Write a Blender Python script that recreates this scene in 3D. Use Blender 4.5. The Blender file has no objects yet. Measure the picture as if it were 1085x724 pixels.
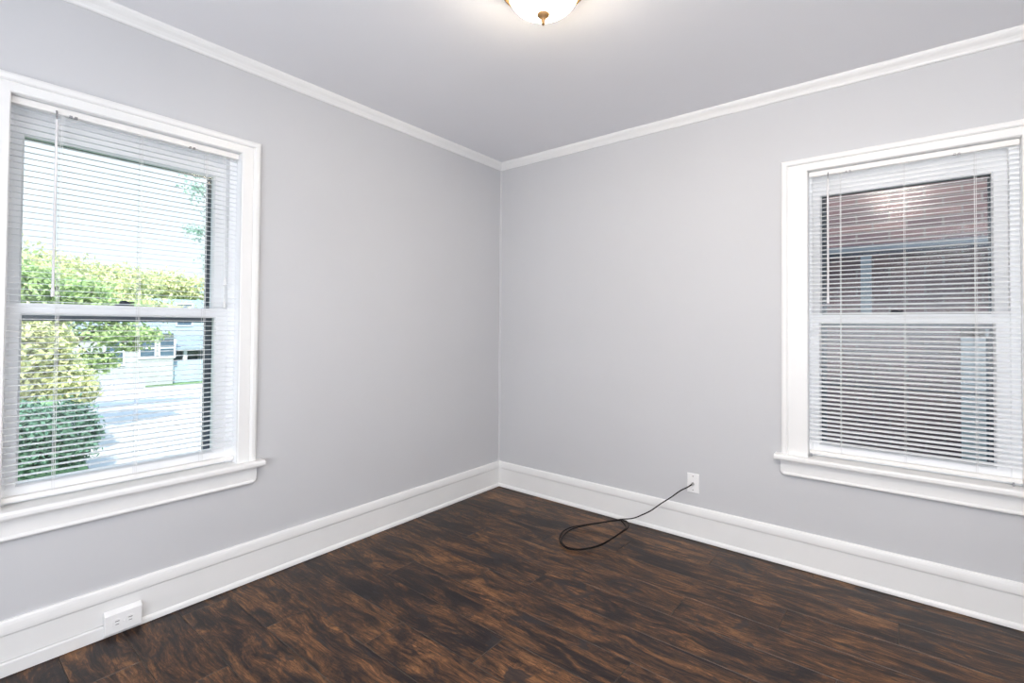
import bpy, math, random
import numpy as np
from mathutils import Vector, Matrix

C = bpy.context.scene.collection
S = bpy.context.scene
PI = math.pi

# ------------------------------------------------------------------ camera, sky, lights, exposure
cam_d = bpy.data.cameras.new('camera')
cam = bpy.data.objects.new('camera', cam_d)
C.objects.link(cam)
cam_d.sensor_fit = 'HORIZONTAL'
cam_d.sensor_width = 36.0
cam_d.lens = 519.0 / 1085.0 * 36.0
cam_d.shift_y = -25.3 / 1085.0
cam_d.clip_start = 0.02
cam_d.clip_end = 300
_a = Vector((0.77945156, 0.62641011, 0.00810247))
_b = Vector((0.00434694, -0.01834143, 0.99982233))
_f = Vector((-0.62644742, 0.77927785, 0.01701922))
M4 = Matrix(((_a.x, _b.x, -_f.x, 2.46306532), (_a.y, _b.y, -_f.y, -2.91612819), (_a.z, _b.z, -_f.z, 1.23604398), (0, 0, 0, 1)))
cam.matrix_world = M4
S.camera = cam

world = bpy.data.worlds.new('sky')
S.world = world
world.use_nodes = True
wn = world.node_tree
for n in list(wn.nodes):
    wn.nodes.remove(n)
wo = wn.nodes.new('ShaderNodeOutputWorld')
wb = wn.nodes.new('ShaderNodeBackground')
wc = wn.nodes.new('ShaderNodeTexCoord')
wm = wn.nodes.new('ShaderNodeSeparateXYZ')
wr = wn.nodes.new('ShaderNodeValToRGB')
wr.color_ramp.elements[0].position = 0.0
wr.color_ramp.elements[0].color = (0.345, 0.385, 0.41, 1)
_e = wr.color_ramp.elements.new(0.36)
_e.color = (0.33, 0.38, 0.42, 1)
_e = wr.color_ramp.elements.new(0.52)
_e.color = (0.62, 0.80, 1.0, 1)
wr.color_ramp.elements[-1].position = 0.8
wr.color_ramp.elements[-1].color = (0.50, 0.70, 1.0, 1)
wn.links.new(wc.outputs['Generated'], wm.inputs[0])
wn.links.new(wm.outputs['Z'], wr.inputs[0])
wn.links.new(wr.outputs[0], wb.inputs['Color'])
wn.links.new(wb.outputs[0], wo.inputs['Surface'])
wb.inputs['Strength'].default_value = 2.3


def light(name, typ, loc, aim, energy, color, **kw):
    d = bpy.data.lights.new(name, typ)
    d.energy = energy
    d.color = color
    for k, val in kw.items():
        setattr(d, k, val)
    o = bpy.data.objects.new(name, d)
    C.objects.link(o)
    o.location = loc
    o.rotation_euler = Vector(aim).to_track_quat('-Z', 'Y').to_euler()
    return o


# the sun stands over the far side of the house and lights the garden
light('sun', 'SUN', (6, -4, 9), (-0.80, 0.36, -0.80), 6.0, (1.0, 0.95, 0.85), angle=0.012)
# added area lights that fill the room from behind and beside the camera
light('fill_behind', 'AREA', (2.0, -4.2, 1.45), (-0.15, 1, 0.28), 66, (0.90, 0.94, 1.0), shape='RECTANGLE', size=2.6, size_y=2.0)
light('fill_side', 'AREA', (3.6, -2.9, 1.35), (-1, 0.1, 0.28), 19, (0.90, 0.94, 1.0), shape='RECTANGLE', size=1.6, size_y=1.9)
# the photographer's flash, turned up at the ceiling
light('bounce_flash', 'SPOT', (2.46, -3.1, 1.5), (-0.02, 0.35, 1.0), 325, (1.0, 0.93, 0.87), spot_size=1.1, spot_blend=0.9, shadow_soft_size=0.05)
light('bounce_glow_disk', 'AREA', (2.41, -2.30, 2.36), (0, 0.75, -0.6), 13, (1.0, 0.90, 0.80), shape='DISK', size=0.36)  # disk added for the flash's bounced glow, mirrored in the right window
LAMP_EMISSION = 31.0

S.view_settings.view_transform = 'Standard'
S.view_settings.look = 'None'
S.view_settings.gamma = 1.0
S.view_settings.use_curve_mapping = False
S.view_settings.exposure = 0.55
S.cycles.use_denoising = True
S.cycles.max_bounces = 10
S.cycles.diffuse_bounces = 6
S.cycles.transparent_max_bounces = 24
S.cycles.sample_clamp_indirect = 6
S.cycles.caustics_reflective = False
S.cycles.caustics_refractive = False


# ------------------------------------------------------------------ materials
def mat(name, color, rough=0.5, metal=0.0, spec=0.5, noise=None, bump=None, transl=0.0, emit=None):
    """noise=(scale, amount): soft variation of the own colour; bump=(scale, strength)"""
    m = bpy.data.materials.new(name)
    m.use_nodes = True
    nt = m.node_tree
    b = nt.nodes['Principled BSDF']
    b.inputs['Base Color'].default_value = (*color, 1)
    b.inputs['Roughness'].default_value = rough
    b.inputs['Metallic'].default_value = metal
    b.inputs['Specular IOR Level'].default_value = spec
    tc = nt.nodes.new('ShaderNodeTexCoord')
    if noise:
        n = nt.nodes.new('ShaderNodeTexNoise')
        n.inputs['Scale'].default_value = noise[0]
        n.inputs['Detail'].default_value = 4
        nt.links.new(tc.outputs['Object'], n.inputs['Vector'])
        mp = nt.nodes.new('ShaderNodeMapRange')
        mp.inputs['From Min'].default_value = 0.3
        mp.inputs['From Max'].default_value = 0.7
        mp.inputs['To Min'].default_value = 1 - noise[1]
        mp.inputs['To Max'].default_value = 1 + noise[1]
        nt.links.new(n.outputs[0], mp.inputs[0])
        vm = nt.nodes.new('ShaderNodeVectorMath')
        vm.operation = 'SCALE'
        vm.inputs[0].default_value = color
        nt.links.new(mp.outputs[0], vm.inputs['Scale'])
        nt.links.new(vm.outputs[0], b.inputs['Base Color'])
    if bump:
        n = nt.nodes.new('ShaderNodeTexNoise')
        n.inputs['Scale'].default_value = bump[0]
        n.inputs['Detail'].default_value = 3
        nt.links.new(tc.outputs['Object'], n.inputs['Vector'])
        bp = nt.nodes.new('ShaderNodeBump')
        bp.inputs['Strength'].default_value = bump[1]
        bp.inputs['Distance'].default_value = 0.002
        nt.links.new(n.outputs[0], bp.inputs['Height'])
        nt.links.new(bp.outputs[0], b.inputs['Normal'])
    if emit:
        b.inputs['Emission Color'].default_value = (*emit[0], 1)
        b.inputs['Emission Strength'].default_value = emit[1]
    if transl:
        out = nt.nodes['Material Output']
        t = nt.nodes.new('ShaderNodeBsdfTranslucent')
        t.inputs['Color'].default_value = (*color, 1)
        if noise:
            nt.links.new(vm.outputs[0], t.inputs['Color'])
        mx = nt.nodes.new('ShaderNodeMixShader')
        mx.inputs[0].default_value = transl
        nt.links.new(b.outputs[0], mx.inputs[1])
        nt.links.new(t.outputs[0], mx.inputs[2])
        nt.links.new(mx.outputs[0], out.inputs['Surface'])
    return m


WALL = mat('wall_paint', (0.560, 0.565, 0.582), 0.55, spec=0.25, noise=(1.3, 0.018), bump=(260, 0.05))
CEIL = mat('ceiling_paint', (0.82, 0.82, 0.845), 0.7, spec=0.2, noise=(1.1, 0.015), bump=(200, 0.05))
TRIM = mat('white_trim_enamel', (0.80, 0.80, 0.795), 0.32, spec=0.4, noise=(6, 0.012), bump=(30, 0.04))
SASH = mat('white_sash_paint', (0.91, 0.92, 0.93), 0.35, spec=0.4, noise=(8, 0.01))
SLAT = mat('white_vinyl_slat', (0.90, 0.92, 0.94), 0.4, spec=0.35, noise=(10, 0.008), transl=0.07)
RAIL = mat('white_blind_rail', (0.82, 0.81, 0.79), 0.35, spec=0.4, noise=(10, 0.01))
CORD = mat('white_cord', (0.78, 0.78, 0.78), 0.7, noise=(50, 0.04))
WAND = mat('clear_grey_wand', (0.72, 0.71, 0.72), 0.15, spec=0.7, noise=(20, 0.03))
STORM = mat('dark_storm_frame', (0.10, 0.12, 0.145), 0.5, noise=(15, 0.1))
STORMBAR = mat('navy_storm_bar', (0.015, 0.035, 0.075), 0.45, noise=(15, 0.1))
CLIP = mat('grey_metal_clip', (0.30, 0.30, 0.31), 0.4, 0.6, noise=(40, 0.1))
PLATE = mat('white_plastic', (0.87, 0.87, 0.87), 0.3, spec=0.5, noise=(30, 0.01))
SLOT = mat('dark_socket_slot', (0.12, 0.12, 0.12), 0.6, noise=(80, 0.1))
SCREW = mat('screw_metal', (0.45, 0.44, 0.42), 0.35, 0.8, noise=(80, 0.1))
CABLE = mat('black_cable', (0.008, 0.006, 0.006), 0.5, spec=0.15, noise=(40, 0.15))
BRASS = mat('antique_brass', (0.15, 0.085, 0.033), 0.5, 0.3, noise=(30, 0.12))
BULB = mat('lit_frosted_glass', (0.9, 0.86, 0.78), 0.3, emit=((1.0, 0.86, 0.66), LAMP_EMISSION))
LOCK = mat('dark_sash_lock', (0.03, 0.035, 0.05), 0.5, 0.0, noise=(60, 0.1))
BARK = mat('grey_bark', (0.16, 0.13, 0.10), 0.9, noise=(9, 0.25), bump=(30, 0.6))
LEAF_Y = mat('sunny_yellow_green_leaves', (0.58, 0.60, 0.32), 0.6, spec=0.2, noise=(3.2, 0.35), transl=0.3)
LEAF_G = mat('green_leaves', (0.40, 0.52, 0.24), 0.6, spec=0.2, noise=(2.5, 0.4), transl=0.3)
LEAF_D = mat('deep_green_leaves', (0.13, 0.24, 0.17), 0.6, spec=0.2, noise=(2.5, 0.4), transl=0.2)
LEAF_C = mat('pale_green_leaves', (0.36, 0.50, 0.42), 0.6, spec=0.2, noise=(2.5, 0.3), transl=0.3)
CONC = mat('pale_concrete', (0.44, 0.43, 0.42), 0.9, spec=0.1, noise=(0.7, 0.05))
GRASS = mat('lawn', (0.16, 0.26, 0.12), 0.9, spec=0.1, noise=(3, 0.3))
SIDING_W = mat('pale_siding', (0.34, 0.38, 0.36), 0.7, noise=(2, 0.05))
SIDING_B = mat('blue_grey_siding', (0.32, 0.42, 0.50), 0.7, noise=(2, 0.05))
SHINGLE = mat('grey_shingles', (0.22, 0.27, 0.30), 0.85, noise=(5, 0.15))
DGLASS = mat('dark_window_glass', (0.06, 0.10, 0.14), 0.1, spec=0.6, noise=(3, 0.2))
EXTRIM = mat('white_outside_trim', (0.58, 0.61, 0.64), 0.6, noise=(3, 0.04))
BELT = mat('limestone_belt', (0.34, 0.36, 0.40), 0.7, noise=(6, 0.08))


def glass_mat():
    m = bpy.data.materials.new('window_glass')
    m.use_nodes = True
    nt = m.node_tree
    for n in list(nt.nodes):
        nt.nodes.remove(n)
    o = nt.nodes.new('ShaderNodeOutputMaterial')
    t = nt.nodes.new('ShaderNodeBsdfTransparent')
    t.inputs[0].default_value = (0.965, 0.98, 0.985, 1)
    g = nt.nodes.new('ShaderNodeBsdfGlossy')
    g.inputs['Roughness'].default_value = 0.16
    f = nt.nodes.new('ShaderNodeFresnel')
    f.inputs['IOR'].default_value = 1.45
    # slight waviness of old panes
    n = nt.nodes.new('ShaderNodeTexNoise')
    n.inputs['Scale'].default_value = 3.0
    tc = nt.nodes.new('ShaderNodeTexCoord')
    bp = nt.nodes.new('ShaderNodeBump')
    bp.inputs['Strength'].default_value = 0.25
    bp.inputs['Distance'].default_value = 0.01
    mx = nt.nodes.new('ShaderNodeMixShader')
    nt.links.new(tc.outputs['Object'], n.inputs['Vector'])
    nt.links.new(n.outputs[0], bp.inputs['Height'])
    nt.links.new(bp.outputs[0], g.inputs['Normal'])
    nt.links.new(f.outputs[0], mx.inputs[0])
    nt.links.new(t.outputs[0], mx.inputs[1])
    nt.links.new(g.outputs[0], mx.inputs[2])
    nt.links.new(mx.outputs[0], o.inputs['Surface'])
    return m


GLASS = glass_mat()


def brick_mat():
    m = bpy.data.materials.new('red_brown_brick')
    m.use_nodes = True
    nt = m.node_tree
    b = nt.nodes['Principled BSDF']
    tc = nt.nodes.new('ShaderNodeTexCoord')
    mp = nt.nodes.new('ShaderNodeMapping')
    mp.inputs['Rotation'].default_value = (PI / 2, 0, 0)
    br = nt.nodes.new('ShaderNodeTexBrick')
    br.inputs['Color1'].default_value = (0.27, 0.165, 0.165, 1)
    br.inputs['Color2'].default_value = (0.14, 0.090, 0.105, 1)
    br.inputs['Mortar'].default_value = (0.26, 0.23, 0.23, 1)
    br.inputs['Scale'].default_value = 1.0
    br.inputs['Mortar Size'].default_value = 0.007
    br.inputs['Brick Width'].default_value = 0.215
    br.inputs['Row Height'].default_value = 0.075
    nt.links.new(tc.outputs['Object'], mp.inputs[0])
    nt.links.new(mp.outputs[0], br.inputs['Vector'])
    n = nt.nodes.new('ShaderNodeTexNoise')
    n.inputs['Scale'].default_value = 1.7
    n.inputs['Detail'].default_value = 5
    nt.links.new(tc.outputs['Object'], n.inputs['Vector'])
    mr = nt.nodes.new('ShaderNodeMapRange')
    mr.inputs['To Min'].default_value = 0.55
    mr.inputs['To Max'].default_value = 1.5
    nt.links.new(n.outputs[0], mr.inputs[0])
    vm = nt.nodes.new('ShaderNodeVectorMath')
    vm.operation = 'SCALE'
    nt.links.new(br.outputs[0], vm.inputs[0])
    nt.links.new(mr.outputs[0], vm.inputs['Scale'])
    nt.links.new(vm.outputs[0], b.inputs['Base Color'])
    b.inputs['Roughness'].default_value = 0.85
    bp = nt.nodes.new('ShaderNodeBump')
    bp.inputs['Distance'].default_value = 0.006
    bp.invert = True
    nt.links.new(br.outputs['Fac'], bp.inputs['Height'])
    nt.links.new(bp.outputs[0], b.inputs['Normal'])
    return m


BRICK = brick_mat()


def floor_mat():
    m = bpy.data.materials.new('dark_hickory_planks')
    m.use_nodes = True
    nt = m.node_tree
    L = nt.links.new
    b = nt.nodes['Principled BSDF']
    tc = nt.nodes.new('ShaderNodeTexCoord')
    at = nt.nodes.new('ShaderNodeAttribute')
    at.attribute_name = 'plank'

    def vmath(op, a=None, bb=None):
        n = nt.nodes.new('ShaderNodeVectorMath')
        n.operation = op
        for i, x in enumerate((a, bb)):
            if x is None:
                continue
            if isinstance(x, tuple):
                n.inputs[i].default_value = x
            else:
                L(x, n.inputs[i])
        return n

    def math_(op, a, bb=None, c=None):
        n = nt.nodes.new('ShaderNodeMath')
        n.operation = op
        for i, x in enumerate((a, bb, c)):
            if x is None:
                continue
            if isinstance(x, (int, float)):
                n.inputs[i].default_value = x
            else:
                L(x, n.inputs[i])
        return n.outputs[0]

    def noise(vec, scale, detail=4, rough=0.55, dist=0.0):
        n = nt.nodes.new('ShaderNodeTexNoise')
        n.inputs['Scale'].default_value = scale
        n.inputs['Detail'].default_value = detail
        n.inputs['Roughness'].default_value = rough
        n.inputs['Distortion'].default_value = dist
        L(vec, n.inputs['Vector'])
        return n.outputs[0]

    def ramp(fac, els):
        r = nt.nodes.new('ShaderNodeValToRGB')
        while len(r.color_ramp.elements) < len(els):
            r.color_ramp.elements.new(0.5)
        for e, (p, c) in zip(r.color_ramp.elements, els):
            e.position = p
            e.color = (*c, 1)
        L(fac, r.inputs[0])
        return r.outputs[0]

    def mix(fac, a, bb, mode='MIX'):
        n = nt.nodes.new('ShaderNodeMixRGB')
        n.blend_type = mode
        for i, x in enumerate((fac, a, bb)):
            if isinstance(x, (int, float)):
                n.inputs[i].default_value = x
            elif isinstance(x, tuple):
                n.inputs[i].default_value = (*x, 1)
            else:
                L(x, n.inputs[i])
        return n.outputs[0]

    off = vmath('MULTIPLY', at.outputs['Vector'], (17.0, 13.0, 9.0))
    base = vmath('ADD', tc.outputs['Object'], off.outputs[0])
    # warp so that the grain bends round knots
    wv = vmath('MULTIPLY', base.outputs[0], (1.6, 4.0, 1.0))
    wn_ = nt.nodes.new('ShaderNodeTexNoise')
    wn_.inputs['Scale'].default_value = 1.6
    wn_.inputs['Detail'].default_value = 3
    L(wv.outputs[0], wn_.inputs['Vector'])
    w0 = vmath('SUBTRACT', wn_.outputs['Color'], (0.5, 0.5, 0.5))
    w1 = vmath('MULTIPLY', w0.outputs[0], (0.16, 0.10, 0.0))
    P = vmath('ADD', base.outputs[0], w1.outputs[0]).outputs[0]
    pa = vmath('MULTIPLY', P, (3.4, 13.0, 1.0)).outputs[0]
    patch = noise(pa, 1.0, 8, 0.70, 1.0)
    pb = vmath('MULTIPLY', P, (5.0, 95.0, 1.0)).outputs[0]
    streak = noise(pb, 1.0, 8, 0.8, 0.0)
    pc = vmath('MULTIPLY', P, (16.0, 42.0, 1.0)).outputs[0]
    mott = noise(pc, 1.0, 8, 0.75, 1.2)
    pd = vmath('MULTIPLY', P, (1.7, 7.0, 1.0)).outputs[0]
    cont = noise(pd, 1.0, 2, 0.45, 0.5)
    ring = math_('ABSOLUTE', math_('SINE', math_('MULTIPLY', cont, 62.0)))
    ringm = math_('POWER', ring, 0.45)
    sep = nt.nodes.new('ShaderNodeSeparateXYZ')
    L(at.outputs['Vector'], sep.inputs[0])
    tone = math_('MULTIPLY_ADD', sep.outputs[2], 0.045, -0.022)
    v = math_('ADD', math_('MULTIPLY', patch, 0.56), math_('MULTIPLY', mott, 0.25))
    v = math_('ADD', v, math_('MULTIPLY', streak, 0.20))
    v = math_('ADD', v, tone)
    col = ramp(v, [(0.425, (0.010, 0.007, 0.009)), (0.468, (0.020, 0.012, 0.011)), (0.505, (0.056, 0.028, 0.016)),
                   (0.548, (0.125, 0.057, 0.024)), (0.62, (0.245, 0.118, 0.048))])
    dark = mix(0.55, col, (0.020, 0.013, 0.012))
    col = mix(math_('SUBTRACT', 1.0, ringm), col, dark)
    st2 = ramp(streak, [(0.36, (0.34, 0.34, 0.37)), (0.46, (0.85, 0.85, 0.86)), (0.54, (1.08, 1.06, 1.04)), (0.66, (1.45, 1.38, 1.28))])
    col = mix(1.0, col, st2, 'MULTIPLY')
    pf = vmath('MULTIPLY', P, (4.0, 30.0, 1.0)).outputs[0]
    fis = math_('ABSOLUTE', math_('SUBTRACT', noise(pf, 1.0, 5, 0.6, 1.5), 0.5))
    ff_ = ramp(fis, [(0.0, (0.75, 0.75, 0.75)), (0.016, (0, 0, 0))])
    col = mix(ff_, col, (0.012, 0.008, 0.008))
    pe = vmath('MULTIPLY', P, (5.0, 11.0, 1.0)).outputs[0]
    knot = noise(pe, 1.0, 3, 0.6, 1.2)
    kf = ramp(knot, [(0.61, (0, 0, 0)), (0.66, (0.85, 0.85, 0.85))])
    col = mix(kf, col, (0.020, 0.017, 0.019))
    L(col, b.inputs['Base Color'])
    rr = math_('MULTIPLY_ADD', mott, 0.25, 0.30)
    L(rr, b.inputs['Roughness'])
    b.inputs['Specular IOR Level'].default_value = 0.30
    h = math_('ADD', math_('MULTIPLY', streak, 0.6), math_('MULTIPLY', mott, 0.5))
    bp = nt.nodes.new('ShaderNodeBump')
    bp.inputs['Strength'].default_value = 0.35
    bp.inputs['Distance'].default_value = 0.002
    L(h, bp.inputs['Height'])
    L(bp.outputs[0], b.inputs['Normal'])
    return m


# ------------------------------------------------------------------ mesh helpers
class MB:
    def __init__(self):
        self.v = []
        self.f = []

    def add(self, vs, fs):
        o = len(self.v)
        self.v += [tuple(p) for p in vs]
        self.f += [tuple(i + o for i in f) for f in fs]
        return self

    def box(self, x0, x1, y0, y1, z0, z1):
        vs = [(x0, y0, z0), (x1, y0, z0), (x1, y1, z0), (x0, y1, z0), (x0, y0, z1), (x1, y0, z1), (x1, y1, z1), (x0, y1, z1)]
        return self.add(vs, [(3, 2, 1, 0), (4, 5, 6, 7), (0, 1, 5, 4), (1, 2, 6, 5), (2, 3, 7, 6), (3, 0, 4, 7)])

    def loft(self, rings, closed=True, caps=True):
        """rings: list of equal-length point lists, joined one to the next"""
        n = len(rings[0])
        vs = [p for r in rings for p in r]
        fs = []
        for i in range(len(rings) - 1):
            for j in range(n if closed else n - 1):
                k = (j + 1) % n
                fs.append((i * n + j, i * n + k, (i + 1) * n + k, (i + 1) * n + j))
        if caps:
            fs.append(tuple(range(n))[::-1])
            fs.append(tuple((len(rings) - 1) * n + j for j in range(n)))
        return self.add(vs, fs)

    def lathe(self, prof, seg=32, axis='z', at=(0, 0, 0)):
        """prof: (radius, height) pairs"""
        rings = []
        for r, h in prof:
            ring = []
            for k in range(seg):
                a = 2 * PI * k / seg
                c, s = r * math.cos(a), r * math.sin(a)
                p = {'z': (c, s, h), 'y': (c, h, s), 'x': (h, c, s)}[axis]
                ring.append((p[0] + at[0], p[1] + at[1], p[2] + at[2]))
            rings.append(ring)
        return self.loft(rings)

    def tube(self, pts, r, seg=10):
        pts = [Vector(p) for p in pts]
        rings = []
        up = Vector((0, 0, 1))
        prev = None
        for i, p in enumerate(pts):
            t = (pts[min(i + 1, len(pts) - 1)] - pts[max(i - 1, 0)]).normalized()
            if prev is None:
                ref = up if abs(t.z) < 0.9 else Vector((1, 0, 0))
                n = (ref - t * ref.dot(t)).normalized()
            else:
                n = (prev - t * prev.dot(t)).normalized()
            prev = n
            bb = t.cross(n)
            rad = r[i] if isinstance(r, (list, tuple)) else r
            rings.append([p + n * rad * math.cos(2 * PI * k / seg) + bb * rad * math.sin(2 * PI * k / seg) for k in range(seg)])
        return self.loft(rings)

    def build(self, name, m, parent=None, smooth=False, bevel=0.0, auto=False):
        me = bpy.data.meshes.new(name)
        me.from_pydata(self.v, [], self.f)
        import bmesh
        bm = bmesh.new()
        bm.from_mesh(me)
        bmesh.ops.recalc_face_normals(bm, faces=bm.faces)
        bm.to_mesh(me)
        bm.free()
        me.materials.append(m)
        if smooth:
            me.polygons.foreach_set('use_smooth', [True] * len(me.polygons))
        if auto:
            me.set_sharp_from_angle(angle=0.6)
        me.update()
        o = bpy.data.objects.new(name, me)
        C.objects.link(o)
        if parent:
            o.parent = parent
        if bevel:
            bv = o.modifiers.new('bevel', 'BEVEL')
            bv.width = bevel
            bv.segments = 2
            bv.limit_method = 'ANGLE'
        return o


def extrude(prof, a, b_, mk):
    """profile (p,q) list swept from a to b; mk(p,q,s) -> xyz"""
    return MB().loft([[mk(p, q, a) for p, q in prof], [mk(p, q, b_) for p, q in prof]])


def empty(name, loc, rz=0.0):
    o = bpy.data.objects.new(name, None)
    C.objects.link(o)
    o.location = loc
    o.rotation_euler = (0, 0, rz)
    o.empty_display_size = 0.1
    return o


def thing(o, label, cat, group=None):
    o['label'] = label
    o['category'] = cat
    if group:
        o['group'] = group
    return o


def struct(o):
    o['kind'] = 'structure'
    return o


# ------------------------------------------------------------------ room shell
H = 2.50
XR, YB = 3.70, -4.30          # far sides of the room, behind the camera
T = 0.20
# window openings (inner edge of the casing) along each wall
LW = dict(u0=-2.690, u1=-1.921, z0=0.58, z1=2.045)
RW = dict(u0=2.073, u1=2.843, z0=0.58, z1=2.048)


def wall_with_hole(name, a0, a1, w, mk):
    m = MB()

    def bx(s0, s1, z0, z1):
        p = [mk(s, t) for s, t in ((s0, 0), (s1, T))]
        xs = sorted((p[0][0], p[1][0]))
        ys = sorted((p[0][1], p[1][1]))
        m.box(xs[0], xs[1], ys[0], ys[1], z0, z1)
    e = 0.005     # room for the jamb lining
    bx(a0, w['u0'] - e, 0, H)
    bx(w['u1'] + e, a1, 0, H)
    bx(w['u0'] - e, w['u1'] + e, 0, w['z0'] - 0.03)
    bx(w['u0'] - e, w['u1'] + e, w['z1'] + e, H)
    return struct(m.build(name, WALL))


wall_with_hole('wall_left', YB, T, LW, lambda s, t: (-t, s))
wall_with_hole('wall_right', 0.0, XR, RW, lambda s, t: (s, t))
struct(MB().box(XR, XR + T, YB, T, 0, H).build('wall_side', WALL))
struct(MB().box(-T, XR + T, YB - T, YB, 0, H).build('wall_back', WALL))
struct(MB().box(-T, XR + T, YB - T, T, H, H + 0.25).build('ceiling', CEIL))
struct(MB().box(-T, 9.5, YB - T - 5, T, H + 0.25, 5.9).build('upper_sun_block', SIDING_W))  # unseen block added above the room to keep sun off the brick wall
struct(MB().box(-T, XR + T, YB - T, T, -0.12, -0.012).build('floor_subfloor', BARK))
struct(MB().box(-T, 9.5, YB - T - 5, T, -1.4, -0.12).build('wall_foundation', CONC))

# floor: individual boards inside one mesh, each with its own grain offset
rng = random.Random(11)
edges = [-2.345 + 0.189 * k for k in range(-11, 13)]
edges = [e for e in edges if YB < e < -0.03]
edges = [YB] + edges + [0.0]
known = {(-2.345): 0.55, (-1.972): 0.43, (-1.778): 0.825, (-1.589): 1.22, (-1.40): 1.67, (-1.211): 0.81, (-0.833): 1.67, (-0.644): 2.05,
         (-0.455): 2.435, (-0.266): 1.656}
fv, ff, fa = [], [], []
gap = 0.0007
for i in range(len(edges) - 1):
    y0, y1 = edges[i], edges[i + 1]
    j = None
    for k, x in known.items():
        if abs(k - y0) < 0.03:
            j = x
    if j is None:
        j = rng.uniform(0.2, 1.4)
    xs = [j + 1.215 * n for n in range(-3, 4)]
    xs = [0.0] + [x for x in xs if 0.02 < x < XR - 0.02] + [XR]
    for a, b_ in zip(xs[:-1], xs[1:]):
        col = (rng.random(), rng.random(), rng.random())
        o = len(fv)
        c = 0.0011
        x0, x1, ya, yb = a + gap, b_ - gap, y0 + gap, y1 - gap
        fv += [(x0, ya, -0.012), (x1, ya, -0.012), (x1, yb, -0.012), (x0, yb, -0.012),
               (x0, ya, -0.0012), (x1, ya, -0.0012), (x1, yb, -0.0012), (x0, yb, -0.0012),
               (x0 + c, ya + c, 0), (x1 - c, ya + c, 0), (x1 - c, yb - c, 0), (x0 + c, yb - c, 0)]
        fs = [(0, 1, 5, 4), (1, 2, 6, 5), (2, 3, 7, 6), (3, 0, 4, 7), (4, 5, 9, 8), (5, 6, 10, 9), (6, 7, 11, 10), (7, 4, 8, 11), (8, 9, 10, 11)]
        ff += [tuple(q + o for q in f) for f in fs]
        fa += [col] * 12
me = bpy.data.meshes.new('floor')
me.from_pydata(fv, [], ff)
att = me.attributes.new('plank', 'FLOAT_VECTOR', 'POINT')
att.data.foreach_set('vector', [x for c in fa for x in c])
me.materials.append(floor_mat())
me.materials.append(mat('lit_plank_edge', (0.085, 0.065, 0.052), 0.5, noise=(30, 0.4)))  # lighter bevel colour paints in the light caught along the seams
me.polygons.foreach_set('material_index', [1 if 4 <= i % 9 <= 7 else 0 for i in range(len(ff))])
fo = bpy.data.objects.new('floor', me)
C.objects.link(fo)
struct(fo)

# baseboards: tall board, moulded cap and sloping shoe
base_prof = [(0, 0.003), (0.021, 0.003), (0.021, 0.010), (0.0195, 0.017), (0.0155, 0.023), (0.0115, 0.026), (0.0115, 0.1395), (0.0140, 0.1405),
             (0.0165, 0.146), (0.0170, 0.154), (0.0165, 0.164), (0.0150, 0.176), (0.0125, 0.186), (0.008, 0.192), (0, 0.192)]
gap_prof = [(0, 0.003), (0.021, 0.003), (0.021, 0.046), (0.019, 0.050), (0.004, 0.0505), (0.004, 0.0525), (0.0115, 0.053), (0.0115, 0.1395), (0.0140, 0.1405),
            (0.0165, 0.146), (0.0170, 0.154), (0.0165, 0.164), (0.0150, 0.176), (0.0125, 0.186), (0.008, 0.192), (0, 0.192)]
bl = extrude(base_prof, 0.0, -2.345, lambda d, z, s: (d, s, z))
b2 = extrude(gap_prof, -2.345, YB, lambda d, z, s: (d, s, z))
bl.add(b2.v, b2.f)
struct(bl.build('baseboard_left', TRIM))
struct(extrude(base_prof, 0.0, XR, lambda d, z, s: (s, -d, z)).build('baseboard_right', TRIM))
# dark line where the boards meet the base shoe: shadow gap of the shoe comes from its own rounded foot

crown = [(0, 2.447), (0.006, 2.447), (0.010, 2.452), (0.012, 2.458), (0.020, 2.470), (0.030, 2.480), (0.034, 2.486), (0.037, 2.492), (0.037, 2.5), (0, 2.5)]
struct(extrude(crown, 0.0, YB, lambda d, z, s: (d, s, z)).build('trim_1', TRIM))
struct(extrude(crown, 0.0, XR, lambda d, z, s: (s, -d, z)).build('trim_2', TRIM))
# painted bead down the corner of the two walls
bead = [(0.011 * math.cos(a), 0.011 * math.sin(a)) for a in [k * PI / 2 / 5 for k in range(6)]] + [(0, 0)]
struct(MB().loft([[(p, -q, 0.19) for p, q in bead], [(p, -q, 2.45) for p, q in bead]]).build('trim_3', WALL, smooth=False))


# ------------------------------------------------------------------ windows
def local_frame(side):
    """Empty whose local x runs along the wall to the viewer's right, local -y into the room"""
    if side == 'left':
        return (0, -2.306, 0), PI / 2
    return (2.458, 0, 0), 0.0


def u_sweep(u0, u1, z0, z1, prof):
    """casing round three sides; prof: fn(width) -> list (offset outwards, d)"""
    wl, wr, wt = prof['wl'], prof['wr'], prof['wt']

    def off(w, fr, ab):
        return fr * (w - 0.032) + ab
    pts = prof['pts']
    rings = []
    rings.append([(u0 - off(wl, fr, ab), -d, z0) for fr, ab, d in pts])
    rings.append([(u0 - off(wl, fr, ab), -d, z1 + off(wt, fr, ab)) for fr, ab, d in pts])
    rings.append([(u1 + off(wr, fr, ab), -d, z1 + off(wt, fr, ab)) for fr, ab, d in pts])
    rings.append([(u1 + off(wr, fr, ab), -d, z0) for fr, ab, d in pts])
    return MB().loft(rings)


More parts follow.
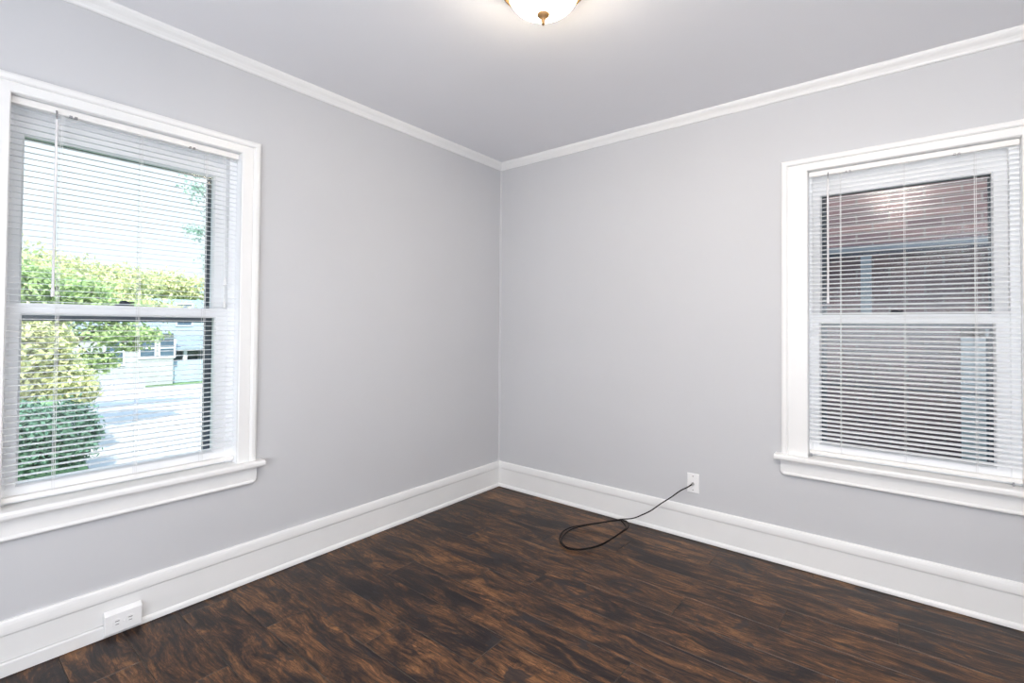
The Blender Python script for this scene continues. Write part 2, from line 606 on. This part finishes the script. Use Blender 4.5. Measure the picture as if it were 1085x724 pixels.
def sash(name, parent, u0, u1, z0, z1, gu0, gu1, gz0, gz1, da, db, m):
    """rectangular frame with bevelled inner edge: outer rectangle, glass rectangle, depth da (room side) .. db"""
    s = 0.007

    def ring(a0, a1, b0, b1, d):
        return [(a0, -d, b0), (a1, -d, b0), (a1, -d, b1), (a0, -d, b1)]
    R_ = [ring(u0, u1, z0, z1, db), ring(u0, u1, z0, z1, da), ring(gu0 - s, gu1 + s, gz0 - s, gz1 + s, da),
          ring(gu0, gu1, gz0, gz1, da - 0.009), ring(gu0, gu1, gz0, gz1, db)]
    mb = MB()
    n = 4
    vs = [p for r in R_ for p in r]
    fs = []
    for i in range(5):
        for j in range(4):
            k = (j + 1) % 4
            a, b_ = i * n, ((i + 1) % 5) * n
            fs.append((a + j, a + k, b_ + k, b_ + j))
    mb.add(vs, fs)
    return mb.build(name, m, parent)


def make_window(name, side, wl, wr, storm_l, bars):
    loc, rz = local_frame(side)
    root = empty(name, loc, rz)
    struct(root)
    u0, u1 = -0.385, 0.385
    z0, z1 = 0.58, 2.046
    # casing with raised outer band
    pts = [(0, 0, 0.0), (0, 0, 0.014), (0, 0.004, 0.018), (1, -0.004, 0.018), (1, -0.001, 0.0155), (1, 0.001, 0.0155), (1, 0.003, 0.022),
           (1, 0.008, 0.0255), (1, 0.022, 0.0255), (1, 0.030, 0.021), (1, 0.032, 0.0)]
    o = u_sweep(u0, u1, z0, z1, dict(wl=wl, wr=wr, wt=0.068, pts=pts)).build('casing', TRIM, root)
    # jamb lining the opening
    mb = MB()
    for a, b_ in ((u0 - 0.004, u0), (u1, u1 + 0.004)):
        mb.box(a, b_, 0.0, 0.19, z0, z1)
    mb.box(u0, u1, 0.0, 0.19, z1, z1 + 0.004)
    mb.build('jamb', SASH, root)
    # stops that hold the sashes
    mb = MB()
    mb.box(0.353, 0.385, 0.043, 0.14, z0, z1)
    mb.box(-0.385, -0.372, 0.040, 0.048, z0, z1)
    mb.box(-0.385, 0.385, 0.125, 0.14, 1.97, z1)
    mb.build('sash_stop', SASH, root, bevel=0.002)
    # stool (inner sill), with rounded nose and horns past the casing
    lo, ro = u0 - wl - 0.028, u1 + wr + 0.028
    mb = MB()
    nose = [(0.0, 0.551), (0.048, 0.551), (0.053, 0.554), (0.056, 0.560), (0.056, 0.571), (0.053, 0.577), (0.048, 0.580), (0.0, 0.580)]
    mb.loft([[(lo, -d, z) for d, z in nose], [(ro, -d, z) for d, z in nose]])
    mb.box(u0, u1, 0.0, 0.19, 0.551, 0.580)
    mb.build('window_sill', TRIM, root)
    # apron with moulded lower edge and cut corners
    al, ar = u0 - wl - 0.004, u1 + wr + 0.004
    zt, zb = 0.551, 0.470

    def apron_ring(inset, d, top, bottom):
        c = 0.020
        return [(al + inset, -d, top), (al + inset, -d, bottom + c), (al + inset + 0.004, -d, bottom + c * 0.55), (al + inset + c * 0.55, -d, bottom + 0.004), (al + inset + c, -d, bottom),
                (ar - inset - c, -d, bottom), (ar - inset - c * 0.55, -d, bottom + 0.004), (ar - inset - 0.004, -d, bottom + c * 0.55), (ar - inset, -d, bottom + c), (ar - inset, -d, top)]
    mb = MB()
    mb.loft([apron_ring(0, 0.0, zt, zb), apron_ring(0, 0.016, zt, zb), apron_ring(0.002, 0.019, zt, zb + 0.003)])
    mb.loft([[(s, -d, z) for d, z in ((0.012, 0.4735), (0.021, 0.4735), (0.025, 0.4765), (0.025, 0.4815), (0.021, 0.4865), (0.0185, 0.4885), (0.012, 0.4885))]
             for s in (al + 0.016, ar - 0.016)])
    mb.build('apron', TRIM, root)
    # sashes
    gl, gr = -0.337, 0.303
    up = sash('upper_sash', root, -0.385, 0.353, 1.268, 2.046, gl, gr, 1.302, 1.930, -0.088, -0.120, SASH)
    MB().box(gl - 0.004, gr + 0.004, 0.104, 0.107, 1.298, 1.934).build('glass_pane', GLASS, up)
    lowr = sash('lower_sash', root, -0.385, 0.353, 0.581, 1.306, gl, gr, 0.645, 1.262, -0.050, -0.084, SASH)
    MB().box(gl - 0.004, gr + 0.004, 0.068, 0.071, 0.641, 1.266).build('glass_pane', GLASS, lowr)
    # crescent lock on the meeting rail
    mb = MB()
    mb.box(-0.065, -0.005, 0.053, 0.080, 1.306, 1.311)
    mb.lathe([(0.016, 1.311), (0.016, 1.323), (0.008, 1.328)], 16, 'z', (-0.035, 0.067, 0))
    mb.tube([(-0.035, 0.067, 1.317), (-0.020, 0.060, 1.318), (-0.004, 0.052, 1.322)], [0.005, 0.004, 0.003], 8)
    lk = mb.build('sash_lock', LOCK, lowr)
    # outer storm window
    mb = MB()
    mb.box(-0.385, storm_l, 0.150, 0.168, 0.581, 2.046)
    mb.box(0.2975, 0.385, 0.150, 0.168, 0.581, 2.046)
    mb.box(storm_l, 0.2975, 0.150, 0.168, 1.936, 2.046)
    mb.box(storm_l, 0.2975, 0.150, 0.168, 0.581, 0.607)
    mb.box(storm_l, 0.2975, 0.150, 0.168, 1.240, 1.290)
    st = mb.build('storm_frame', STORM, root)
    for zc in bars:
        MB().box(storm_l, 0.2975, 0.148, 0.160, zc - 0.009, zc + 0.009).build('crossbar', STORMBAR, st)
    return root


make_window('window_1', 'left', 0.085, 0.085, -0.360, [])
make_window('window_2', 'right', 0.122, 0.100, -0.322, [1.617, 0.949])


# ------------------------------------------------------------------ blinds
def make_blind(side, tilt, label, wand_u, wand_z0, tassel):
    loc, rz = local_frame(side)
    root = empty('window_blind', loc, rz)
    thing(root, label, 'blind')
    # local y is -d: the blind hangs between d=-0.012 and d=-0.037
    yc = 0.026
    W = 0.3825
    hz0, hz1 = 2.019, 2.044
    mb = MB()
    pr = [(0.013, hz0), (0.013, hz1), (0.039, hz1), (0.039, hz0), (0.036, hz0), (0.036, hz1 - 0.003), (0.016, hz1 - 0.003), (0.016, hz0 + 0.002), (0.034, hz0 + 0.002), (0.034, hz0)]
    mb.loft([[(-W, y, z) for y, z in pr[:4]], [(W, y, z) for y, z in pr[:4]]])
    head = mb.build('headrail', RAIL, root, bevel=0.0012)
    for k in (-0.2225, -0.2075, 0.1775, 0.1925):
        MB().box(k - 0.0045, k + 0.0045, 0.010, 0.020, hz0 - 0.004, hz0 + 0.004).build('bracket_clip', CLIP, head)
    # slats
    mb = MB()
    pitch = 0.0217
    n = 63
    hw, cr = 0.0125, 0.0016
    ct, st = math.cos(tilt), math.sin(tilt)
    zb_list = []
    rr = random.Random(5 if side == 'left' else 8)
    for i in range(n):
        zc = 2.006 - pitch * i
        if zc < 0.628:
            break
        dt = rr.uniform(-0.012, 0.012)
        ct, st = math.cos(tilt + dt), math.sin(tilt + dt)
        top, bot = [], []
        for k in range(7):
            s = -1 + 2 * k / 6
            y = s * hw
            z = cr * (1 - s * s)
            top.append((y * ct - z * st, y * st + z * ct))
            z2 = z - 0.0003
            bot.append((y * ct - z2 * st, y * st + z2 * ct))
        prof = top + bot[::-1]
        mb.loft([[(-W, yc + y, zc + z) for y, z in prof], [(W, yc + y, zc + z) for y, z in prof]])
        zb_list.append(zc)
    mb.build('slats', SLAT, root, smooth=True, auto=True)
    zl = zb_list[-1]
    mb = MB()
    mb.box(-W, W, 0.014, 0.038, 0.594, 0.612)
    mb.build('bottom_rail', RAIL, root, bevel=0.003)
    # ladder cords at three places, front and back, with a lift cord between
    for cu in (-0.249, 0.0, 0.243):
        mb = MB()
        for y in (yc - 0.0135, yc + 0.0135):
            mb.box(cu - 0.0007, cu + 0.0007, y - 0.0005, y + 0.0005, 0.61, hz0)
        for z in zb_list:
            mb.box(cu - 0.0006, cu + 0.0006, yc - 0.0135, yc + 0.0135, z - 0.0022, z - 0.0014)
        mb.box(cu + 0.004, cu + 0.0054, yc - 0.0148, yc - 0.0138, 0.61, hz0)
        mb.build('ladder_cord', CORD, root)
    # tilt wand on its hook
    mb = MB()
    seg = 6
    mb.loft([[(wand_u + 0.0045 * math.cos(2 * PI * k / seg), 0.003 + 0.0045 * math.sin(2 * PI * k / seg), z) for k in range(seg)] for z in (wand_z0, wand_z0 + 0.004, 1.985, 1.993)])
    mb.lathe([(0.0058, wand_z0 - 0.004), (0.0062, wand_z0), (0.0062, wand_z0 + 0.02), (0.0046, wand_z0 + 0.026)], 10, 'z', (wand_u, 0.003, 0))
    wd = mb.build('tilt_wand', WAND, root)
    MB().tube([(wand_u, 0.003, 1.985), (wand_u, 0.003, 2.010), (wand_u, 0.006, 2.022), (wand_u, 0.013, 2.028)], 0.0026, 8).build('wand_hook', CLIP, wd)
    if tassel:
        mb = MB()
        for du in (-0.003, 0.003):
            mb.tube([(0.318 + du, 0.011, 2.02), (0.322 + du * 1.5, 0.008, 1.70), (0.325 + du, 0.007, 1.44)], 0.0009, 6)
        cd = mb.build('lift_cord', CORD, root)
        mb = MB()
        for zt in (1.425, 1.322):
            mb.lathe([(0.0025, zt + 0.020), (0.0045, zt + 0.012), (0.0065, zt - 0.004), (0.0065, zt - 0.010), (0.003, zt - 0.012)], 12, 'z', (0.325, 0.007, 0))
        mb.tube([(0.325, 0.007, 1.42), (0.3255, 0.007, 1.34)], 0.0009, 6)
        mb.build('cord_tassel', CORD, cd)
    else:
        # hold-down pins at both ends of the bottom rail
        for pu in (-0.377, 0.352):
            MB().box(pu, pu + 0.006, 0.009, 0.020, 0.581, 0.597).build('hold_down_pin', CLIP, root)
    return root


make_blind('left', math.radians(4), 'white mini blind with open slats over the trees and driveway, in the left window', -0.263, 1.335, True)
make_blind('right', math.radians(18), 'white mini blind with half tilted slats before the brick wall, in the right window', -0.299, 1.368, False)


# ------------------------------------------------------------------ ceiling light
lx, ly = 1.45, -1.49
lamp = empty('ceiling_light', (lx, ly, H))
thing(lamp, 'round flush ceiling light with glowing glass bowl and antique brass rim', 'ceiling light')
MB().lathe([(0.0, 0.0), (0.105, 0.0), (0.112, -0.006), (0.125, -0.022), (0.146, -0.030), (0.157, -0.036), (0.157, -0.046), (0.148, -0.054),
            (0.134, -0.052), (0.134, -0.045), (0.0, -0.045)], 64).build('brass_pan', BRASS, lamp, smooth=True, auto=True)
bowl = [(0.130, -0.046), (0.129, -0.056)]
for k in range(1, 13):
    a = k / 12 * PI / 2
    bowl.append((0.128 * math.cos(a) ** 0.85 if k < 12 else 0.004, -0.056 - 0.080 * math.sin(a)))
MB().lathe(bowl, 64).build('glass_bowl', BULB, lamp, smooth=True)
MB().lathe([(0.001, -0.134), (0.019, -0.135), (0.0240, -0.139), (0.0235, -0.145), (0.015, -0.152), (0.0095, -0.159), (0.0070, -0.168), (0.0055, -0.176),
            (0.001, -0.182)], 24).build('finial', BRASS, lamp, smooth=True)


# ------------------------------------------------------------------ cable wall plate and coaxial cable
plate = empty('cable_wall_plate', (1.490, 0, 0.326))
thing(plate, 'small white wall plate with a cable socket, on the right wall above the baseboard', 'wall plate')
mb = MB()
pw, ph = 0.034, 0.056


def rect(w, h, y):
    return [(-w, y, -h), (w, y, -h), (w, y, h), (-w, y, h)]


MB().loft([rect(pw, ph, 0.0), rect(pw, ph, -0.003), rect(pw - 0.003, ph - 0.003, -0.006)]).build('plate', PLATE, plate)
for sz in (0.040, -0.040):
    sc = MB().lathe([(0.0036, -0.0055), (0.0036, -0.0072), (0.002, -0.0080)], 14, 'y', (0, 0, sz)).build('screw', SCREW, plate)
MB().lathe([(0.0085, -0.0055), (0.0085, -0.009), (0.0048, -0.009), (0.0048, -0.020)], 6, 'y', (0, 0, -0.003)).build('cable_socket', SCREW, plate)

ctrl = [(1.490, -0.020, 0.323), (1.489, -0.034, 0.322), (1.475, -0.060, 0.312), (1.442, -0.080, 0.290), (1.396, -0.10, 0.248), (1.334, -0.10, 0.196), (1.276, -0.10, 0.143), (1.216, -0.10, 0.101),
        (1.156, -0.10, 0.066), (1.076, -0.102, 0.040), (0.981, -0.194, 0.024), (0.910, -0.272, 0.014), (0.866, -0.344, 0.010), (0.858, -0.427, 0.006), (0.896, -0.512, 0.005), (0.954, -0.569, 0.005), (1.007, -0.585, 0.005), (1.057, -0.561, 0.007), (1.105, -0.508, 0.012), (1.140, -0.442, 0.020), (1.161, -0.347, 0.034), (1.177, -0.271, 0.046), (1.185, -0.229, 0.054), (1.175, -0.189, 0.058), (1.144, -0.147, 0.056), (1.112, -0.131, 0.052), (1.058, -0.157, 0.042), (0.990, -0.224, 0.032), (0.931, -0.303, 0.024), (0.895, -0.375, 0.018), (0.893, -0.443, 0.014), (0.921, -0.530, 0.012), (0.975, -0.579, 0.012), (1.020, -0.585, 0.013), (1.063, -0.567, 0.015), (1.110, -0.515, 0.020), (1.143, -0.447, 0.028), (1.164, -0.358, 0.040), (1.175, -0.268, 0.050), (1.168, -0.213, 0.050), (1.135, -0.179, 0.056), (1.113, -0.167, 0.062)]
ctrl = [Vector(p) for p in ctrl]
path = []
for i in range(len(ctrl) - 1):
    p0, p1, p2, p3 = ctrl[max(i - 1, 0)], ctrl[i], ctrl[i + 1], ctrl[min(i + 2, len(ctrl) - 1)]
    for k in range(8):
        t = k / 8
        path.append(0.5 * ((2 * p1) + (-p0 + p2) * t + (2 * p0 - 5 * p1 + 4 * p2 - p3) * t * t + (-p0 + 3 * p1 - 3 * p2 + p3) * t ** 3))
path.append(ctrl[-1])
cable = MB().tube(path, 0.0033, 10).build('coaxial_cable', CABLE, smooth=True)
thing(cable, 'thin black coaxial cable running from the wall plate to a loop on the floor', 'cable')
tip = MB()
tip.tube([(1.490, -0.0165, 0.323), (1.490, -0.030, 0.3225)], [0.0058, 0.0052], 12)
tip.build('plug', SCREW, cable, smooth=True)

# ------------------------------------------------------------------ outlet on the left baseboard
out = empty('electrical_outlet', (0.0, -2.3445, 0.0))
thing(out, 'white two-socket electrical outlet box on the left baseboard near the floor', 'outlet')


def orect(w, z0, z1, x):
    return [(x, -w, z0), (x, w, z0), (x, w, z1), (x, -w, z1)]


ow = 0.0595
MB().loft([orect(ow, 0.006, 0.103, 0.0190), orect(ow, 0.010, 0.101, 0.024), orect(ow, 0.018, 0.093, 0.039), orect(ow - 0.002, 0.020, 0.091, 0.041)]).build('cover_plate', PLATE, out)
for dy in (-0.021, 0.021):
    # rounded socket faces with their two slots and ground hole
    mb = MB()
    ring = []
    for k in range(20):
        a = 2 * PI * k / 20
        yy, zz = 0.0155 * math.cos(a), 0.0175 * math.sin(a)
        yy = max(-0.0135, min(0.0135, yy))
        ring.append((yy, zz))
    mb.loft([[(0.040, dy + y, 0.0555 + z) for y, z in ring], [(0.0428, dy + y, 0.0555 + z) for y, z in ring]])
    rc = mb.build('socket', PLATE, out)
    mb = MB()
    mb.box(0.0418, 0.0432, dy - 0.0065, dy + 0.0065, 0.0615, 0.0640)
    mb.box(0.0418, 0.0432, dy - 0.0055, dy + 0.0055, 0.0500, 0.0523)
    mb.build('slot', SLOT, rc)
MB().lathe([(0.0028, 0.0405), (0.0028, 0.0420), (0.001, 0.0424)], 12, 'x', (0, 0, 0.0555)).build('screw', PLATE, out)

# ------------------------------------------------------------------ outside: ground, neighbours, trees
G = -1.4
struct(MB().box(-60, 20, -30, 40, G - 0.3, G - 0.02).build('ground', GRASS))
mb = MB()
mb.loft([[(x, y, z) for x, y in ((-7.3, -0.95), (-7.0, 4.6), (-22.0, 6.6), (-21.5, 0.6))] for z in (G - 0.15, G)])
thing(mb.build('driveway', CONC), 'pale concrete driveway in full sun below the left window', 'driveway')


def win(parent, u, z, w, h, axis, pos, s=1):
    """outside window with trim on a house face: axis x -> face at x=pos looking +x"""
    m_ = MB()
    g_ = MB()
    if axis == 'x':
        t_ = 0.07
        m_.box(pos, pos + 0.05 * s, u - w / 2 - t_, u + w / 2 + t_, z + h, z + h + t_)
        m_.box(pos, pos + 0.05 * s, u - w / 2 - t_, u + w / 2 + t_, z - t_, z)
        m_.box(pos, pos + 0.05 * s, u - w / 2 - t_, u - w / 2, z, z + h)
        m_.box(pos, pos + 0.05 * s, u + w / 2, u + w / 2 + t_, z, z + h)
        m_.box(pos, pos + 0.04 * s, u - w / 2, u + w / 2, z + h / 2 - 0.03, z + h / 2 + 0.03)
        g_.box(pos, pos + 0.02 * s, u - w / 2, u + w / 2, z, z + h)
    f_ = m_.build('window', EXTRIM, parent)
    g_.build('pane', DGLASS, f_)


hs = empty('white_house', (0, 0, 0))
thing(hs, 'pale single-storey house behind the tree, seen through the left window', 'house')
mb = MB()
mb.box(-28, -22.4, -2.5, 4.5, G, 0.85)
mb.build('wall', SIDING_W, hs)
MB().loft([[(-22.1, y, 0.80), (-28.3, y, 0.80), (-25.2, y, 1.75)] for y in (-2.7, 4.6)]).build('roof', SHINGLE, hs)
for u, z, w, h in ((2.45, -0.45, 0.55, 1.0), (3.55, -0.2, 0.5, 0.75), (4.25, -0.2, 0.5, 0.75), (0.9, -0.4, 0.8, 1.0)):
    win(hs, u, z, w, h, 'x', -22.4)
MB().box(-22.4, -21.6, 1.9, 3.3, G, G + 0.35).build('step', BELT, hs)

hb = empty('blue_house', (0, 0, 0))
thing(hb, 'blue-grey two-storey house with porch, far right in the left window', 'house')
MB().box(-30, -25.0, 4.62, 12.5, G, 2.0).build('wall', SIDING_B, hb)
MB().loft([[(-24.8, y, 2.0), (-30.2, y, 2.0), (-27.5, y, 2.5)] for y in (4.9, 12.6)]).build('roof', SHINGLE, hb)
MB().loft([[(-25.0, y, 0.65), (-22.6, y, 0.15), (-22.6, y, 0.05), (-25.0, y, 0.05)] for y in (4.62, 9.5)]).build('porch_roof', SHINGLE, hb)
mb = MB()
mb.box(-23.0, -22.8, 4.62, 9.4, G, G + 0.95)
mb.build('porch_wall', SIDING_B, hb)
for y in (5.1, 6.4, 7.9, 9.2):
    MB().box(-23.0, -22.85, y - 0.07, y + 0.07, G, 0.1).build('porch_post', EXTRIM, hb)
for u, z, w, h in ((5.7, 1.15, 0.6, 1.0), (7.1, 1.15, 0.6, 1.0), (6.0, -0.7, 0.6, 0.6), (7.2, -0.7, 0.7, 0.6)):
    win(hb, u, z, w, h, 'x', -25.0)

# brick neighbour just across the side yard from the right window
nb = empty('brick_house', (0, 0, 0))
thing(nb, 'dark red-brown brick house wall close behind the right window', 'house')
MB().box(-0.6, 9.0, 2.0, 4.0, G, 3.6).build('wall', BRICK, nb)
mb = MB()
mb.box(2.78, 2.91, 1.95, 2.0, -0.3, 1.28)
mb.box(3.60, 3.76, 1.95, 2.0, -0.3, 1.28)
mb.box(2.78, 3.76, 1.95, 2.0, 1.18, 1.34)
mb.box(2.74, 3.80, 1.92, 2.0, -0.38, -0.28)
wf = mb.build('window', EXTRIM, nb)
MB().box(2.91, 3.60, 1.98, 1.995, -0.3, 1.2).build('pane', DGLASS, wf)
mb = MB()
mb.box(2.18, 2.25, 1.93, 2.0, 1.33, 1.84)
mb.build('downspout', BELT, nb)
MB().box(-0.6, 9.0, 1.94, 2.0, 1.86, 1.91).build('belt_course', BELT, nb)


def leaves(blobs, count, size, seed, shell=0.55, fluff=0.12):
    """leaf quads scattered through ellipsoids (cx,cy,cz,rx,ry,rz)"""
    r = np.random.RandomState(seed)
    vol = np.array([b[3] * b[4] * b[5] for b in blobs]) ** 0.8
    vol = vol / vol.sum()
    idx = r.choice(len(blobs), count, p=vol)
    B = np.array(blobs)[idx]
    d = r.normal(size=(count, 3))
    d /= np.linalg.norm(d, axis=1)[:, None]
    rad = (shell + (1 - shell) * r.rand(count))[:, None] * (1 + fluff * r.normal(size=(count, 1)))
    c = B[:, :3] + d * rad * B[:, 3:6]
    nrm = d + 0.8 * r.normal(size=(count, 3))
    nrm /= np.linalg.norm(nrm, axis=1)[:, None]
    t = np.cross(nrm, r.normal(size=(count, 3)))
    t /= np.linalg.norm(t, axis=1)[:, None]
    bt = np.cross(nrm, t)
    s = (size * (0.6 + 0.8 * r.rand(count)))[:, None]
    v = np.empty((count, 4, 3))
    v[:, 0] = c - t * s
    v[:, 1] = c - bt * s * 0.5 + t * s * 0.1
    v[:, 2] = c + t * s
    v[:, 3] = c + bt * s * 0.5 + t * s * 0.1
    return v.reshape(-1, 3)


def leaf_obj(name, v, m, parent=None):
    n = len(v) // 4
    me_ = bpy.data.meshes.new(name)
    me_.vertices.add(len(v))
    me_.vertices.foreach_set('co', v.astype(np.float32).ravel())
    me_.loops.add(len(v))
    me_.loops.foreach_set('vertex_index', np.arange(len(v), dtype=np.int32))
    me_.polygons.add(n)
    me_.polygons.foreach_set('loop_start', np.arange(0, len(v), 4, dtype=np.int32))
    me_.polygons.foreach_set('loop_total', np.full(n, 4, dtype=np.int32))
    me_.update(calc_edges=True)
    me_.materials.append(m)
    o = bpy.data.objects.new(name, me_)
    C.objects.link(o)
    if parent:
        o.parent = parent
    return o


def tree(name, label, base, top, r0, blobs, count, size, m, seed, branches=5, shell=0.5, group=None, fluff=0.12):
    root = empty(name, (0, 0, 0))
    thing(root, label, 'tree', group)
    mb = MB()
    b_ = Vector((base[0], base[1], G))
    t_ = Vector(top)
    k = random.Random(seed)
    pts = [b_.lerp(t_, s) + Vector((k.uniform(-.06, .06), k.uniform(-.06, .06), 0)) * (1 if 0 < s < 1 else 0) for s in (0, .25, .5, .75, 1)]
    mb.tube(pts, [r0 * (1 - 0.65 * s) for s in (0, .25, .5, .75, 1)], 10)
    for i, bl_ in enumerate(blobs[:branches]):
        c = Vector(bl_[:3])
        s0 = pts[2].lerp(pts[4], min(0.9, i / max(1, branches)))
        mid = s0.lerp(c, 0.5) + Vector((0, 0, 0.08))
        mb.tube([s0, mid, c], [r0 * 0.35, r0 * 0.2, r0 * 0.08], 7)
    mb.build('trunk', BARK, root, smooth=True)
    leaf_obj('foliage', leaves(blobs, count, size, seed, shell, fluff), m, root)
    return root


# near tree left: bright rounded crown
tree('shrub_tree', 'sunlit yellow-green bushy tree close outside the left window', (-10.1, -2.1), (-10.1, -1.8, 1.0), 0.09,
     [(-9.92, -1.44, 0.71, 0.52, 0.67, 0.59), (-10.03, -1.82, 0.12, 0.52, 0.76, 0.45), (-9.92, -1.01, 0.17, 0.43, 0.45, 0.39), (-10.13, -1.39, 1.2, 0.43, 0.52, 0.39), (-9.81, -0.79, -0.08, 0.35, 0.32, 0.28), (-10.03, -2.36, 0.55, 0.6, 0.65, 0.86)],
     16000, 0.055, LEAF_Y, 1, shell=0.6)
# spreading tree whose branch hangs over the view
tree('maple_tree', 'green spreading tree with a branch over the driveway', (-12.0, -3.0), (-11.9, -1.3, 2.0), 0.13,
     [(-11.85, 0.15, 0.97, 0.54, 0.62, 0.29), (-11.85, 0.72, 0.95, 0.45, 0.47, 0.2), (-11.96, 0.04, 1.48, 0.63, 1.02, 0.28), (-12.07, -1.43, 1.99, 0.72, 0.9, 0.56), (-12.07, -0.07, 0.35, 0.36, 0.4, 0.28), (-11.85, -2.56, 2.1, 0.72, 0.9, 0.62), (-11.85, 0.51, 0.65, 0.27, 0.28, 0.11), (-12.19, -0.41, 1.93, 0.54, 0.68, 0.32), (-12.07, -1.09, 0.97, 0.45, 0.68, 0.68)],
     18000, 0.062, LEAF_G, 2, shell=0.3, fluff=0.25)
tree('birch_tree', 'pale yellow-green tree top showing above the sash rail', (-13.6, -3.8), (-13.9, -1.6, 2.2), 0.12,
     [(-14.11, 0.15, 1.82, 0.63, 0.9, 0.47), (-14.11, 1.17, 1.67, 0.63, 0.79, 0.32), (-14.11, 1.9, 1.56, 0.54, 0.68, 0.25), (-14.11, -0.64, 2.33, 0.63, 0.68, 0.51), (-14.11, -1.43, 2.55, 0.63, 0.79, 0.56), (-14.11, 0.61, 2.21, 0.36, 0.45, 0.28)],
     10000, 0.06, LEAF_Y, 3, shell=0.15, fluff=0.5)
tree('tall_tree', 'tall thin-leaved tree at the right edge of the left window', (-16.2, 7.4), (-14.2, 3.6, 6.0), 0.16,
     [(-14, 2.55, 4.0, .5, .55, .42), (-14, 2.5, 5.3, .6, .50, .5), (-14, 3.0, 3.2, .6, .5, .8), (-14, 3.3, 5.0, .8, .8, 1.2), (-14.2, 2.95, 2.1, .5, .35, .9)],
     1500, 0.06, LEAF_C, 4, shell=0.1)
# distant row
tree('garden_tree', 'distant pale green tree beyond the houses', (-34, 0), (-34, 0, 4.5), 0.25,
     [(-33, -1.0, 4.0, 2.2, 2.0, 1.8), (-33, 2.2, 3.7, 2, 2.0, 1.3), (-33, 4.6, 3.6, 2, 2.2, 1.0)], 14000, 0.12, LEAF_Y, 5, shell=0.3)
tree('garden_tree', 'distant pale green tree above the blue-grey house', (-37, 14), (-36.5, 11, 4.5), 0.25,
     [(-36, 7.6, 3.6, 2, 2.4, 1.2), (-36, 10.2, 3.4, 2, 2.4, 1.2)], 9000, 0.12, LEAF_Y, 6, shell=0.3)
# clipped hedge in the shade below the bushy tree
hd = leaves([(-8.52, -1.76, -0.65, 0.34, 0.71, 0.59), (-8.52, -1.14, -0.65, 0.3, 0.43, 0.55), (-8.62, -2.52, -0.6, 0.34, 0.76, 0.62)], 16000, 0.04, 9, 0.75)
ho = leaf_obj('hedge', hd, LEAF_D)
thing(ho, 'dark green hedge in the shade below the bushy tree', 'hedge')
